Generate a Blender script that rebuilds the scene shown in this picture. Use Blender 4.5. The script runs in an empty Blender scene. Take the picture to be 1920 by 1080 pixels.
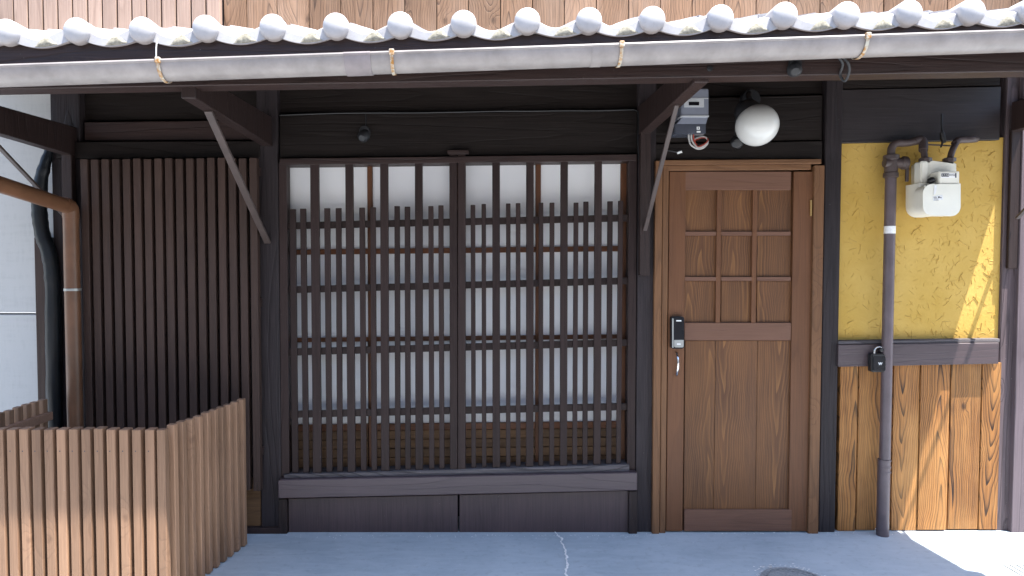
import bpy, bmesh, math, random
from mathutils import Vector, Matrix
R = math.radians
random.seed(7)
sc = bpy.context.scene
col = sc.collection

# ------------------------------------------------------------------ camera
F, PX, PY = 1250.0, 910.0, 540.0            # focal length / principal point of the 1920 px wide photo
CAM = Vector((0.0, -3.5, 1.42)); PITCH = R(-2.0)
cd = bpy.data.cameras.new('camera'); cam = bpy.data.objects.new('camera', cd); col.objects.link(cam)
cam.location = CAM; cam.rotation_euler = (R(90) + PITCH, 0, 0)
cd.sensor_width = 36; cd.lens = 36 * F / 1920; cd.shift_x = (960 - PX) / 1920
cd.clip_start = 0.05; cd.clip_end = 500
sc.camera = cam

# ------------------------------------------------------------------ light
SUN = Vector((-0.28, 0.182, -1.0)).normalized()       # direction the sunlight travels
w = bpy.data.worlds.new('World'); sc.world = w; w.use_nodes = True
nt = w.node_tree; bg = nt.nodes['Background']
sky = nt.nodes.new('ShaderNodeTexSky'); sky.sky_type = 'NISHITA'; sky.sun_disc = False
sky.sun_elevation = math.asin(-SUN.z); sky.sun_rotation = math.atan2(-SUN.x, -SUN.y)
nt.links.new(sky.outputs[0], bg.inputs[0]); bg.inputs[1].default_value = 0.12
sd = bpy.data.lights.new('sun', 'SUN'); sd.energy = 4.5; sd.angle = R(0.55); sd.color = (1.0, 0.95, 0.88)
so = bpy.data.objects.new('sun', sd); col.objects.link(so); so.location = (3, -4, 9)
so.rotation_euler = SUN.to_track_quat('-Z', 'Y').to_euler()
vs = sc.view_settings; vs.view_transform = 'Standard'; vs.look = 'None'; vs.gamma = 1; vs.use_curve_mapping = False
vs.exposure = 2.12
sc.cycles.use_denoising = True
sc.cycles.max_bounces = 8; sc.cycles.diffuse_bounces = 5

# ------------------------------------------------------------------ helpers
cp, sp = math.cos(PITCH), math.sin(PITCH)
def at(px, py, Y):
    """the point at depth Y that the photo shows at pixel (px, py)"""
    dx, dy = (px - PX) / F, (PY - py) / F
    d = Vector((dx, cp - dy * sp, sp + dy * cp))
    return CAM + d * ((Y - CAM.y) / d.y)
def zt(py, Y): return at(PX, py, Y).z
def ground_at(px, py):
    dx, dy = (px - PX) / F, (PY - py) / F
    d = Vector((dx, cp - dy * sp, sp + dy * cp))
    return CAM + d * (-CAM.z / d.z)

WL = {}
def place(o, parent, world):
    WL[o.name] = Vector(world)
    if parent is not None:
        o.parent = parent; o.location = Vector(world) - WL[parent.name]
    else:
        o.location = world
def tag(o, label, cat=None, group=None, kind=None):
    o['label'] = label
    if cat: o['category'] = cat
    if group: o['group'] = group
    if kind: o['kind'] = kind
    return o
def thing(name, label, cat, loc, group=None):
    o = bpy.data.objects.new(name, None); o.empty_display_size = 0.1; col.objects.link(o)
    place(o, None, loc); return tag(o, label, cat, group)
def mk(name, bm, mats, parent=None, origin=None, smooth=False, label=None, normals=True):
    if normals: bmesh.ops.recalc_face_normals(bm, faces=bm.faces[:])
    if origin is None:
        xs = [v.co for v in bm.verts]
        origin = Vector([(min(c[i] for c in xs) + max(c[i] for c in xs)) / 2 for i in range(3)])
    bmesh.ops.translate(bm, verts=bm.verts[:], vec=-Vector(origin))
    me = bpy.data.meshes.new(name); bm.to_mesh(me); bm.free()
    for m in (mats if isinstance(mats, (list, tuple)) else [mats]): me.materials.append(m)
    if smooth:
        for p in me.polygons: p.use_smooth = True
        if smooth != 'all':
            try: me.set_sharp_from_angle(angle=R(40))
            except Exception: pass
    o = bpy.data.objects.new(name, me); col.objects.link(o); place(o, parent, origin)
    if label: o['label'] = label
    return o
def dup(o, parent, world):
    c = o.copy(); col.objects.link(c); place(c, parent, world); return c
def hexa(pts, bev=0.0):
    """8 corners: front TL TR BR BL, back TL TR BR BL"""
    bm = bmesh.new(); v = [bm.verts.new(p) for p in pts]
    for f in ((0,1,2,3), (4,7,6,5), (0,4,5,1), (3,2,6,7), (0,3,7,4), (1,5,6,2)): bm.faces.new([v[i] for i in f])
    if bev: bmesh.ops.bevel(bm, geom=bm.edges[:], offset=bev, segments=1, affect='EDGES', clamp_overlap=True)
    return bm
def boxw(x0, x1, y0, y1, z0, z1, bev=0.0):
    return hexa([(x0,y0,z1),(x1,y0,z1),(x1,y0,z0),(x0,y0,z0),(x0,y1,z1),(x1,y1,z1),(x1,y1,z0),(x0,y1,z0)], bev)
def pair(v): return v if isinstance(v, tuple) else (v, v)
def slab(name, x0, x1, yt, yb, Yf, Yb, mat, parent, bev=0.0025, z0=None, z1=None, skew=0.0, label=None):
    """an upright board: pixel extents of its front face at depth Yf; yt / yb may be (left, right); z0 / z1 give heights in metres"""
    (tl, tr) = pair(yt) if yt is not None else (0, 0)
    (bl, br) = pair(yb) if yb is not None else (0, 0)
    Zt = pair(z1) if z1 is not None else (zt(tl, Yf), zt(tr, Yf))
    Zb = pair(z0) if z0 is not None else (zt(bl, Yf), zt(br, Yf))
    ym = (tl + tr) / 2 if yt is not None else 300
    yn = (bl + br) / 2 if yb is not None else 997
    m = (ym + yn) / 2
    X0, X1 = at(x0, m, Yf).x, at(x1, m, Yf).x
    p = [(X0+skew,Yf,Zt[0]),(X1+skew,Yf,Zt[1]),(X1,Yf,Zb[1]),(X0,Yf,Zb[0])]
    return mk(name, hexa(p + [(a,Yb,c) for a,_,c in p], bev), mat, parent, label=label)
def prism(name, pts, Yf, Yb, mat, parent, bev=0.003, seg=2, smooth=True, label=None):
    """outline in photo pixels at depth Yf, pushed back to Yb"""
    bm = bmesh.new(); P = [at(x, y, Yf) for x, y in pts]
    a = [bm.verts.new(p) for p in P]; b = [bm.verts.new((p.x, Yb, p.z)) for p in P]; n = len(P)
    fr = bm.faces.new(a); bm.faces.new(b[::-1])
    for i in range(n): bm.faces.new((a[i], b[i], b[(i+1) % n], a[(i+1) % n]))
    if bev: bmesh.ops.bevel(bm, geom=list(fr.edges), offset=bev, segments=seg, affect='EDGES', clamp_overlap=True)
    return mk(name, bm, mat, parent, smooth=smooth, label=label)
def rrect(x0, y0, x1, y1, r, n=5, corners=(1,1,1,1)):
    out = []
    for k, (cx, cy, a0) in enumerate(((x0, y0, 180), (x1, y0, 270), (x1, y1, 0), (x0, y1, 90))):
        rr = r if corners[k] else 0.3
        ex, ey = cx + (rr if k in (0, 3) else -rr), cy + (rr if k in (0, 1) else -rr)
        for i in range(n + 1):
            a = R(a0 + 90 * i / n); out.append((ex + rr * math.cos(a), ey + rr * math.sin(a)))
    return out
def bm_tube(bm, pts, rad, n=10, cap=True):
    pts = [Vector(p) for p in pts]; rad = rad if isinstance(rad, (list, tuple)) else [rad] * len(pts)
    rings = []; up = None
    for i, p in enumerate(pts):
        t = (pts[min(i+1, len(pts)-1)] - pts[max(i-1, 0)])
        t = t.normalized() if t.length > 1e-9 else Vector((0,0,1))
        if up is None: up = Vector((0,0,1)) if abs(t.z) < 0.9 else Vector((0,1,0))
        a = t.cross(up)
        if a.length < 1e-4: a = t.cross(Vector((1,0,0)))
        a.normalize(); b = a.cross(t).normalized(); up = b
        rings.append([bm.verts.new(p + (a*math.cos(2*math.pi*k/n) + b*math.sin(2*math.pi*k/n)) * rad[i]) for k in range(n)])
    for r0, r1 in zip(rings, rings[1:]):
        for k in range(n): bm.faces.new((r0[k], r0[(k+1) % n], r1[(k+1) % n], r1[k]))
    if cap: bm.faces.new(rings[0][::-1]); bm.faces.new(rings[-1])
def tube(name, pts, rad, mat, parent, n=10, label=None):
    bm = bmesh.new(); bm_tube(bm, pts, rad, n); return mk(name, bm, mat, parent, smooth=True, label=label)
def smooth_path(pts, k=6):
    pts = [Vector(p) for p in pts]; out = []
    for i in range(len(pts) - 1):
        p0, p1, p2, p3 = pts[max(i-1,0)], pts[i], pts[i+1], pts[min(i+2, len(pts)-1)]
        for j in range(k):
            t = j / k
            out.append(0.5*((2*p1) + (p2-p0)*t + (2*p0-5*p1+4*p2-p3)*t*t + (3*p1-p0-3*p2+p3)*t**3))
    return out + [pts[-1]]
def lathe(name, prof, center, axis, mat, parent, n=20, label=None, smooth=True):
    """prof: (radius, distance along axis)"""
    bm = bmesh.new(); ax = Vector(axis).normalized()
    a = ax.orthogonal().normalized(); b = ax.cross(a); rings = []
    for r, h in prof:
        if r < 1e-6: rings.append([bm.verts.new(Vector(center) + ax*h)])
        else: rings.append([bm.verts.new(Vector(center) + ax*h + (a*math.cos(2*math.pi*k/n) + b*math.sin(2*math.pi*k/n))*r) for k in range(n)])
    for r0, r1 in zip(rings, rings[1:]):
        for k in range(n):
            k2 = (k+1) % n
            if len(r0) == 1 and len(r1) == 1: continue
            if len(r0) == 1: bm.faces.new((r0[0], r1[k], r1[k2]))
            elif len(r1) == 1: bm.faces.new((r0[k], r1[0], r0[k2]))
            else: bm.faces.new((r0[k], r1[k], r1[k2], r0[k2]))
    for r in (rings[0], rings[-1]):
        if len(r) > 2: bm.faces.new(r)
    return mk(name, bm, mat, parent, smooth=smooth, label=label)
def text(name, body, size, loc, mat, parent, thick=0.0004):
    c = bpy.data.curves.new(name, 'FONT'); c.body = body; c.size = size; c.extrude = thick; c.align_x = 'CENTER'; c.align_y = 'CENTER'
    t = bpy.data.objects.new(name, c); col.objects.link(t); t.rotation_euler = (R(90), 0, 0)
    bpy.context.view_layer.update()
    me = bpy.data.meshes.new_from_object(t.evaluated_get(bpy.context.evaluated_depsgraph_get()))
    me.transform(Matrix.Rotation(R(90), 4, 'X')); bpy.data.objects.remove(t)
    me.materials.clear(); me.materials.append(mat)
    o = bpy.data.objects.new(name, me); col.objects.link(o); place(o, parent, loc); return o

# ------------------------------------------------------------------ materials
class NB:
    def __init__(s, name):
        s.m = bpy.data.materials.new(name); s.m.use_nodes = True; s.t = s.m.node_tree; s.n = s.t.nodes
        s.b = s.n['Principled BSDF']
    def new(s, kind, **kw):
        o = s.n.new('ShaderNode' + kind)
        for k, v in kw.items(): setattr(o, k, v)
        return o
    def link(s, a, b): s.t.links.new(a, b)
    def val(s, sock, v):
        if hasattr(v, 'is_output') or isinstance(v, bpy.types.NodeSocket): s.link(v, sock)
        else: sock.default_value = v
    def math(s, op, a, b=0.0, c=0.0, clamp=False):
        o = s.new('Math', operation=op); o.use_clamp = clamp
        s.val(o.inputs[0], a); s.val(o.inputs[1], b); s.val(o.inputs[2], c); return o.outputs[0]
    def mix(s, f, a, b, mode='MIX'):
        o = s.new('Mix', data_type='RGBA', blend_type=mode); o.clamp_factor = True
        s.val(o.inputs[0], f)
        for sock, v in ((o.inputs[6], a), (o.inputs[7], b)):
            if isinstance(v, tuple): sock.default_value = (*v[:3], 1)
            else: s.link(v, sock)
        return o.outputs[2]
    def noise(s, vec, scale=1.0, detail=3.0, rough=0.55, dist=0.0):
        o = s.new('TexNoise'); s.link(vec, o.inputs['Vector'])
        o.inputs['Scale'].default_value = scale; o.inputs['Detail'].default_value = detail
        o.inputs['Roughness'].default_value = rough; o.inputs['Distortion'].default_value = dist
        return o.outputs[0]
    def ramp(s, f, stops):
        o = s.new('ValToRGB'); s.link(f, o.inputs[0]); e = o.color_ramp.elements
        while len(e) < len(stops): e.new(0.5)
        for q, (p, c) in zip(e, stops):
            q.position = p; q.color = (c, c, c, 1) if not isinstance(c, tuple) else (*c, 1)
        return o.outputs[0]
    def vscale(s, vec, k):
        o = s.new('VectorMath', operation='MULTIPLY'); s.link(vec, o.inputs[0]); o.inputs[1].default_value = k; return o.outputs[0]
    def coords(s, spread=9.0):
        tc = s.new('TexCoord'); oi = s.new('ObjectInfo'); cx = s.new('CombineXYZ')
        for i, k in enumerate((1.0, 2.3, 3.7)): s.link(s.math('MULTIPLY', oi.outputs['Random'], k * spread), cx.inputs[i])
        add = s.new('VectorMath', operation='ADD'); s.link(tc.outputs['Object'], add.inputs[0]); s.link(cx.outputs[0], add.inputs[1])
        return add.outputs[0], oi.outputs['Random']
    def bump(s, h, strength, dist=0.002):
        o = s.new('Bump'); o.inputs['Strength'].default_value = strength; o.inputs['Distance'].default_value = dist
        s.link(h, o.inputs['Height']); s.link(o.outputs[0], s.b.inputs['Normal'])
    def done(s, color=None, rough=0.5, spec=0.5, metal=0.0):
        if color is not None: s.val(s.b.inputs['Base Color'], (*color, 1) if isinstance(color, tuple) else color)
        s.val(s.b.inputs['Roughness'], rough); s.b.inputs['Specular IOR Level'].default_value = spec
        s.b.inputs['Metallic'].default_value = metal
        return s.m

def wood(name, base, dark, axis='Z', ring=0.5, nring=9.0, ringx=7.0, ringz=0.55, fine=0.35, blotch=0.3, var=0.25, rough=0.6,
         bump=0.35, spec=0.3, knots=0.0, pale=None, pale_amt=0.0, line=0.7, specks=0.0, cath=None, lines_to=None):
    b = NB(name); v, rnd = b.coords()
    def sc_(across, along): return (along, across, across) if axis == 'X' else (across, across, along)
    field = b.math('MULTIPLY', b.noise(b.vscale(v, sc_(ringx, ringz)), 1.0, 1.2, 0.4), nring)
    wob = b.noise(b.vscale(v, sc_(30, 5)), 1.0, 2.0)
    field = b.math('ADD', field, b.math('MULTIPLY', wob, 0.15 if cath else 0.35))
    kd = None
    if knots:
        kv = b.new('SeparateXYZ'); b.link(b.vscale(v, sc_(5.2, 3.2)), kv.inputs[0]); kc = b.new('CombineXYZ'); b.link(kv.outputs[0], kc.inputs[0]); b.link(kv.outputs[2], kc.inputs[1])
        vo = b.new('TexVoronoi', voronoi_dimensions='2D'); b.link(kc.outputs[0], vo.inputs['Vector']); vo.inputs['Scale'].default_value = 1.0
        vo.inputs['Randomness'].default_value = 1.0
        d = b.math('ADD', vo.outputs['Distance'], b.math('MULTIPLY', b.math('SUBTRACT', b.noise(b.vscale(v, (60, 60, 60)), 1.0, 3.0), 0.5), 0.07))
        kr = b.new('SeparateXYZ'); b.link(vo.outputs['Color'], kr.inputs[0])
        d = b.math('ADD', d, b.math('MULTIPLY', b.math('GREATER_THAN', kr.outputs[0], 0.55), 1.0))
        field = b.math('ADD', field, b.math('MULTIPLY', b.math('POWER', 2.718, b.math('MULTIPLY', b.math('MULTIPLY', d, d), -28.0)), 2.6))
        kd = b.ramp(d, [(0.0, 0.9), (0.02 + 0.02 * knots, 0.7), (0.045 + 0.045 * knots, 0.0)])
    if cath:
        sep = b.new('SeparateXYZ'); b.link(b.n['Texture Coordinate'].outputs['Object'], sep.inputs[0])
        xc = b.math('ADD', b.math('MULTIPLY', b.math('SUBTRACT', b.math('FRACT', b.math('MULTIPLY', rnd, 7.31)), 0.5), cath[2]),
                    b.math('MULTIPLY', b.math('SUBTRACT', b.noise(b.vscale(v, (0.5, 0.5, 2.6)), 1.0, 2.0), 0.5), cath[2] * 0.6))
        dx = b.math('SUBTRACT', sep.outputs[0], xc)
        sgn = b.math('SUBTRACT', b.math('MULTIPLY', b.math('GREATER_THAN', b.math('FRACT', b.math('MULTIPLY', rnd, 3.7)), 0.5), 2.0), 1.0)
        par = b.math('MULTIPLY', b.math('POWER', b.math('ABSOLUTE', dx), 1.45), cath[0])
        field = b.math('ADD', b.math('ADD', field, par), b.math('MULTIPLY', b.math('MULTIPLY', sep.outputs[2], sgn), b.math('ADD', cath[1] * 0.35, b.math('MULTIPLY', b.math('FRACT', b.math('MULTIPLY', rnd, 5.3)), cath[1] * 1.1))))
    fr = b.math('FRACT', field)
    lines = b.ramp(fr, [(0.0, 0.0), (line, 0.18), (0.92, 1.0), (1.0, 0.0)])
    fib = b.noise(b.vscale(v, sc_(150, 4)), 1.0, 3.0, 0.6)
    bl = b.noise(b.vscale(v, sc_(4.5, 1.7)), 1.0, 4.0, 0.6)
    amt = b.math('MULTIPLY', lines, ring)
    if cath: amt = b.math('MULTIPLY', amt, b.ramp(b.noise(b.vscale(v, sc_(22, 2.2)), 1.0, 2.0), [(0.28, 0.6), (0.5, 1.0)]))
    if cath: amt = b.math('MULTIPLY', amt, b.math('ADD', 0.8, b.math('MULTIPLY', b.math('POWER', 2.718, b.math('MULTIPLY', b.math('MULTIPLY', dx, dx), -5000.0)), 0.5)), clamp=True)
    c = b.mix(amt, base, lines_to or dark)
    c = b.mix(b.math('MULTIPLY', b.ramp(fib, [(0.35, 1.0), (0.62, 0.0)]), fine), c, dark)
    if pale: c = b.mix(b.math('MULTIPLY', b.ramp(bl, [(0.42, 0.0), (0.72, 1.0)]), pale_amt), c, pale)
    if kd is not None: c = b.mix(b.math('MULTIPLY', kd, min(1.0, knots)), c, dark)
    hs = b.new('HueSaturation'); b.link(c, hs.inputs['Color'])
    vv = b.math('ADD', b.math('ADD', 1.0 - var / 2 - blotch / 2, b.math('MULTIPLY', rnd, var)), b.math('MULTIPLY', bl, blotch))
    b.link(vv, hs.inputs['Value']); c = hs.outputs[0]
    if specks:
        sn = b.noise(b.vscale(v, (1, 1, 1)), 85.0, 2.0, 0.7)
        c = b.mix(b.math('MULTIPLY', b.ramp(sn, [(0.72, 0.0), (0.76, 1.0)]), specks), c, (0.5, 0.48, 0.46))
    h = b.math('ADD', b.math('MULTIPLY', lines, -0.6), b.math('MULTIPLY', fib, 0.9))
    b.bump(h, bump, 0.003)
    return b.done(c, b.math('ADD', rough - 0.1, b.math('MULTIPLY', bl, 0.2)), spec)
def plain(name, color, rough=0.5, spec=0.5, metal=0.0, mottle=0.12, scale=14.0, bump=0.0, bscale=200.0):
    b = NB(name); v, rnd = b.coords()
    n = b.noise(v, scale, 4.0, 0.6)
    c = b.mix(b.ramp(n, [(0.3, 0.0), (0.7, 1.0)]), tuple(x * (1 - mottle) for x in color), tuple(min(1, x * (1 + mottle)) for x in color))
    if bump: b.bump(b.noise(v, bscale, 3.0), bump, 0.001)
    return b.done(c, b.math('ADD', rough - 0.06, b.math('MULTIPLY', n, 0.12)), spec, metal)

M = {}
# dark stained timber of the old front
M['dark_v'] = wood('dark_timber_upright', (0.036, 0.0215, 0.0195), (0.013, 0.008, 0.0075), 'Z', ring=0.45, fine=0.5, blotch=0.5, rough=0.5, spec=0.3, bump=0.55, specks=0.10)
M['dark_h'] = wood('dark_timber_level', (0.038, 0.0215, 0.0190), (0.014, 0.0085, 0.0078), 'X', ring=0.45, fine=0.5, blotch=0.5, rough=0.5, spec=0.3, bump=0.55, specks=0.10)
M['black_v'] = wood('black_timber_upright', (0.034, 0.026, 0.028), (0.013, 0.010, 0.011), 'Z', ring=0.35, fine=0.6, blotch=0.6, rough=0.55, spec=0.22, bump=0.9, specks=0.12)
M['black_h'] = wood('black_timber_level', (0.017, 0.0125, 0.0112), (0.008, 0.006, 0.0053), 'X', ring=0.35, fine=0.5, blotch=0.6, rough=0.6, spec=0.15, bump=0.6, specks=0.04)
M['skylit_h'] = wood('skylit_black_beam', (0.026, 0.020, 0.021), (0.010, 0.008, 0.008), 'X', ring=0.2, nring=5, fine=0.4, blotch=0.6, rough=0.5, spec=0.38, bump=0.4, specks=0.06)  # paler, shinier black timber; open-sky light put into its colour and gloss
M['lattice'] = wood('lattice_timber', (0.038, 0.0245, 0.023), (0.017, 0.011, 0.0105), 'Z', ring=0.25, fine=0.45, blotch=0.35, var=0.25, rough=0.45, spec=0.14, bump=0.4, specks=0.12)
M['lattice_h'] = wood('lattice_rail_timber', (0.037, 0.0245, 0.0225), (0.017, 0.011, 0.0105), 'X', ring=0.25, fine=0.45, blotch=0.35, var=0.2, rough=0.45, spec=0.14, bump=0.4)
M['weathered_h'] = wood('weathered_track_timber', (0.13, 0.115, 0.12), (0.03, 0.026, 0.028), 'X', ring=0.75, nring=24, fine=0.6, blotch=0.5, rough=0.75, bump=1.0, specks=0.3)
M['panel'] = wood('painted_panel', (0.066, 0.041, 0.042), (0.034, 0.021, 0.0225), 'Z', ring=0.3, fine=0.55, blotch=0.6, rough=0.42, spec=0.5, bump=0.35, specks=0.15)
M['sill'] = wood('painted_sill', (0.076, 0.052, 0.057), (0.040, 0.028, 0.031), 'X', ring=0.35, fine=0.3, blotch=0.45, rough=0.42, spec=0.5, bump=0.35)
M['screen'] = wood('shaded_screen_wood', (0.055, 0.031, 0.024), (0.025, 0.0135, 0.0108), 'Z', ring=0.35, fine=0.4, blotch=0.4, var=0.35, rough=0.6, bump=0.35)  # same stain as the fence, with the shade darkened into its colour
M['fence'] = wood('fence_slat_wood', (0.258, 0.150, 0.092), (0.12, 0.063, 0.038), 'Z', ring=0.30, fine=0.35, blotch=0.5, var=0.45, rough=0.62, bump=0.3, knots=0.55, specks=0.12)
M['fence_h'] = wood('fence_rail_wood', (0.26, 0.15, 0.10), (0.14, 0.075, 0.05), 'X', ring=0.3, fine=0.35, blotch=0.4, rough=0.62, bump=0.3)
M['door'] = wood('door_frame_wood', (0.145, 0.061, 0.027), (0.082, 0.034, 0.016), 'Z', ring=0.35, fine=0.4, blotch=0.45, var=0.12, rough=0.5, bump=0.25, specks=0.05)
M['door_h'] = wood('door_rail_wood', (0.160, 0.079, 0.051), (0.092, 0.045, 0.029), 'X', ring=0.25, fine=0.35, blotch=0.4, var=0.08, rough=0.48, bump=0.2)
M['door_p'] = wood('door_panel_cedar', (0.108, 0.045, 0.020), (0.046, 0.019, 0.010), 'Z', ring=0.8, nring=3.0, ringx=6, ringz=0.9, fine=0.45, blotch=0.5, var=0.2, rough=0.5, bump=0.4, pale=(0.17, 0.075, 0.028), pale_amt=0.5, line=0.5, cath=(210, 5.0, 0.15), lines_to=(0.26, 0.12, 0.042))
M['casing'] = wood('door_casing_wood', (0.185, 0.088, 0.040), (0.09, 0.041, 0.019), 'Z', ring=0.5, fine=0.45, blotch=0.6, var=0.25, rough=0.55, bump=0.35, knots=0.3, specks=0.06)
M['casing_h'] = wood('door_head_casing_wood', (0.175, 0.085, 0.040), (0.09, 0.041, 0.019), 'X', ring=0.5, fine=0.45, blotch=0.6, rough=0.55, bump=0.35)
M['cedar'] = wood('scorched_cedar', (0.36, 0.152, 0.042), (0.024, 0.011, 0.007), 'Z', ring=1.0, nring=6, ringx=6, ringz=0.9, fine=0.42, blotch=0.35, var=0.30, rough=0.6, bump=0.7, knots=1.0, pale=(0.50, 0.26, 0.09), pale_amt=0.5, line=0.55, cath=(200, 6.5, 0.14))
M['upper'] = wood('upper_wall_cedar', (0.27, 0.155, 0.090), (0.065, 0.036, 0.022), 'Z', ring=0.75, nring=4, ringx=6, ringz=0.7, fine=0.45, blotch=0.5, var=0.4, rough=0.7, bump=0.6, knots=0.8, pale=(0.32, 0.23, 0.17), pale_amt=0.5, cath=(170, 6.0, 0.16))
M['upper_slat'] = wood('upper_slat_wood', (0.36, 0.255, 0.200), (0.17, 0.11, 0.082), 'Z', ring=0.3, fine=0.35, blotch=0.4, var=0.2, rough=0.65, bump=0.3)
M['red'] = wood('window_frame_red_wood', (0.165, 0.060, 0.024), (0.07, 0.026, 0.013), 'X', ring=0.4, fine=0.4, blotch=0.5, var=0.3, rough=0.45, bump=0.3)
M['red_v'] = wood('window_stile_red_wood', (0.145, 0.055, 0.023), (0.06, 0.024, 0.012), 'Z', ring=0.4, fine=0.4, blotch=0.5, var=0.3, rough=0.45, bump=0.3)
M['skirt'] = wood('window_skirt_boards', (0.16, 0.085, 0.038), (0.06, 0.03, 0.016), 'X', ring=0.5, fine=0.5, blotch=0.5, var=0.35, rough=0.55, bump=0.4)
M['black'] = plain('black_plastic', (0.018, 0.018, 0.02), 0.4, 0.5)
M['rubber'] = plain('cable_rubber', (0.026, 0.027, 0.030), 0.5, 0.4)
M['wrap'] = plain('black_wrap_film', (0.010, 0.012, 0.015), 0.36, 0.32, bump=0.7, bscale=40)
M['pipe_brown'] = plain('brown_pvc', (0.135, 0.062, 0.032), 0.38, 0.5, mottle=0.2, scale=9)
M['gas_pipe'] = plain('painted_gas_pipe', (0.105, 0.078, 0.086), 0.42, 0.5, mottle=0.15, bump=0.15)
M['gas_fit'] = plain('painted_gas_fittings', (0.070, 0.050, 0.048), 0.45, 0.5, mottle=0.2, bump=0.3)
M['iron'] = plain('brown_iron', (0.068, 0.050, 0.046), 0.5, 0.5, mottle=0.2)
M['gutter'] = plain('grey_gutter_plastic', (0.26, 0.235, 0.228), 0.42, 0.5, mottle=0.2, scale=11)
M['gutter_sleeve'] = plain('gutter_sleeve_plastic', (0.235, 0.205, 0.21), 0.5, 0.4, mottle=0.12, scale=20)
M['white_metal'] = plain('cream_meter_paint', (0.78, 0.76, 0.68), 0.35, 0.5, mottle=0.04)
M['white'] = plain('white_print', (0.8, 0.8, 0.8), 0.5, 0.4, mottle=0.03)
M['ink'] = plain('dark_print', (0.03, 0.033, 0.045), 0.5, 0.4)
M['opal'] = plain('opal_glass', (0.62, 0.615, 0.59), 0.12, 0.6, mottle=0.015)
M['meter_grey'] = plain('meter_grey_plastic', (0.22, 0.235, 0.285), 0.25, 0.6, mottle=0.06)
M['meter_dark'] = plain('meter_smoked_cover', (0.07, 0.075, 0.095), 0.2, 0.6)
M['meter_plate'] = plain('meter_face_plate', (0.5, 0.51, 0.53), 0.4, 0.4)
M['chrome'] = plain('chrome', (0.62, 0.62, 0.63), 0.18, 0.5, metal=1.0)
M['brass'] = plain('brass', (0.75, 0.52, 0.22), 0.3, 0.5, metal=1.0)
M['lock_black'] = plain('lock_gloss_black', (0.008, 0.008, 0.011), 0.25, 0.3)
M['lock_grey'] = plain('lock_grey', (0.36, 0.37, 0.36), 0.35, 0.5, metal=0.5)
M['red_wire'] = plain('red_wire', (0.35, 0.05, 0.03), 0.5, 0.4)
M['grey_wire'] = plain('grey_wire', (0.5, 0.48, 0.46), 0.5, 0.4)
M['mortar_y'] = plain('eave_mortar', (0.33, 0.31, 0.25), 0.9, 0.1, mottle=0.35, scale=90, bump=1.0, bscale=160)
M['cast_iron'] = plain('cast_iron', (0.27, 0.285, 0.295), 0.55, 0.5, mottle=0.25, scale=60, bump=0.6, bscale=140)
M['fabric_white'] = plain('sticker', (0.75, 0.75, 0.76), 0.5, 0.3, mottle=0.15, scale=120)

def mat_tile():
    b = NB('silver_roof_tile'); v, rnd = b.coords()
    n = b.noise(v, 9.0, 5.0, 0.65); n2 = b.noise(v, 120.0, 3.0, 0.6)
    c = b.mix(b.ramp(n, [(0.3, 0.0), (0.75, 1.0)]), (0.37, 0.366, 0.378), (0.51, 0.505, 0.515))
    c = b.mix(b.math('MULTIPLY', b.ramp(n2, [(0.58, 0.0), (0.7, 1.0)]), 0.25), c, (0.3, 0.29, 0.27))
    b.bump(n2, 0.15, 0.001)
    return b.done(c, b.math('ADD', 0.38, b.math('MULTIPLY', n, 0.2)), 0.5)
M['tile'] = mat_tile()
def mat_plaster():
    b = NB('ochre_straw_plaster'); v, rnd = b.coords(0.0)
    n = b.noise(v, 3.0, 5.0, 0.6); n2 = b.noise(v, 60.0, 4.0, 0.65); st = b.noise(b.vscale(v, (40, 1, 5)), 1.0, 3.0)
    c = b.mix(b.ramp(n, [(0.3, 0.0), (0.7, 1.0)]), (0.47, 0.292, 0.062), (0.57, 0.375, 0.108))
    c = b.mix(b.math('MULTIPLY', b.ramp(n2, [(0.55, 0.0), (0.75, 1.0)]), 0.35), c, (0.44, 0.27, 0.07))
    b.bump(b.math('ADD', n2, b.math('MULTIPLY', n, 0.6)), 0.55, 0.003)
    return b.done(c, 0.85, 0.2)
M['plaster'] = mat_plaster()
M['straw'] = wood('straw', (0.52, 0.345, 0.10), (0.34, 0.21, 0.05), 'X', ring=0.2, fine=0.6, blotch=0.8, var=0.0, rough=0.7, bump=0.2)
def mat_ground():
    b = NB('blue_grey_concrete'); v, rnd = b.coords(0.0)
    n = b.noise(v, 1.6, 6.0, 0.62, 0.4); n2 = b.noise(v, 26.0, 5.0, 0.7); n3 = b.noise(v, 190.0, 3.0, 0.6)
    sw = b.noise(b.vscale(v, (5.0, 26.0, 1)), 1.0, 4.0, 0.65, 0.8)
    c = b.mix(b.ramp(n, [(0.3, 0.0), (0.7, 1.0)]), (0.325, 0.385, 0.435), (0.455, 0.515, 0.56))
    c = b.mix(b.math('MULTIPLY', b.ramp(sw, [(0.42, 0.0), (0.72, 1.0)]), 0.4), c, (0.54, 0.59, 0.63))
    c = b.mix(b.math('MULTIPLY', b.ramp(n2, [(0.28, 1.0), (0.46, 0.0)]), 0.35), c, (0.20, 0.225, 0.25))
    vo = b.new('TexVoronoi'); b.link(v, vo.inputs['Vector']); vo.inputs['Scale'].default_value = 17.0
    fl = b.math('MULTIPLY', b.ramp(vo.outputs['Distance'], [(0.0, 1.0), (0.03, 1.0), (0.05, 0.0)]), b.ramp(n2, [(0.46, 0.0), (0.56, 1.0)]))
    c = b.mix(fl, c, (0.8, 0.8, 0.8))
    b.bump(b.math('ADD', b.math('MULTIPLY', n3, 0.6), n2), 0.4, 0.003)
    return b.done(c, 0.8, 0.25)
M['ground'] = mat_ground()
M['asphalt'] = plain('pale_lane_concrete', (0.30, 0.296, 0.29), 0.9, 0.2, mottle=0.3, scale=60, bump=0.8, bscale=220)
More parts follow.
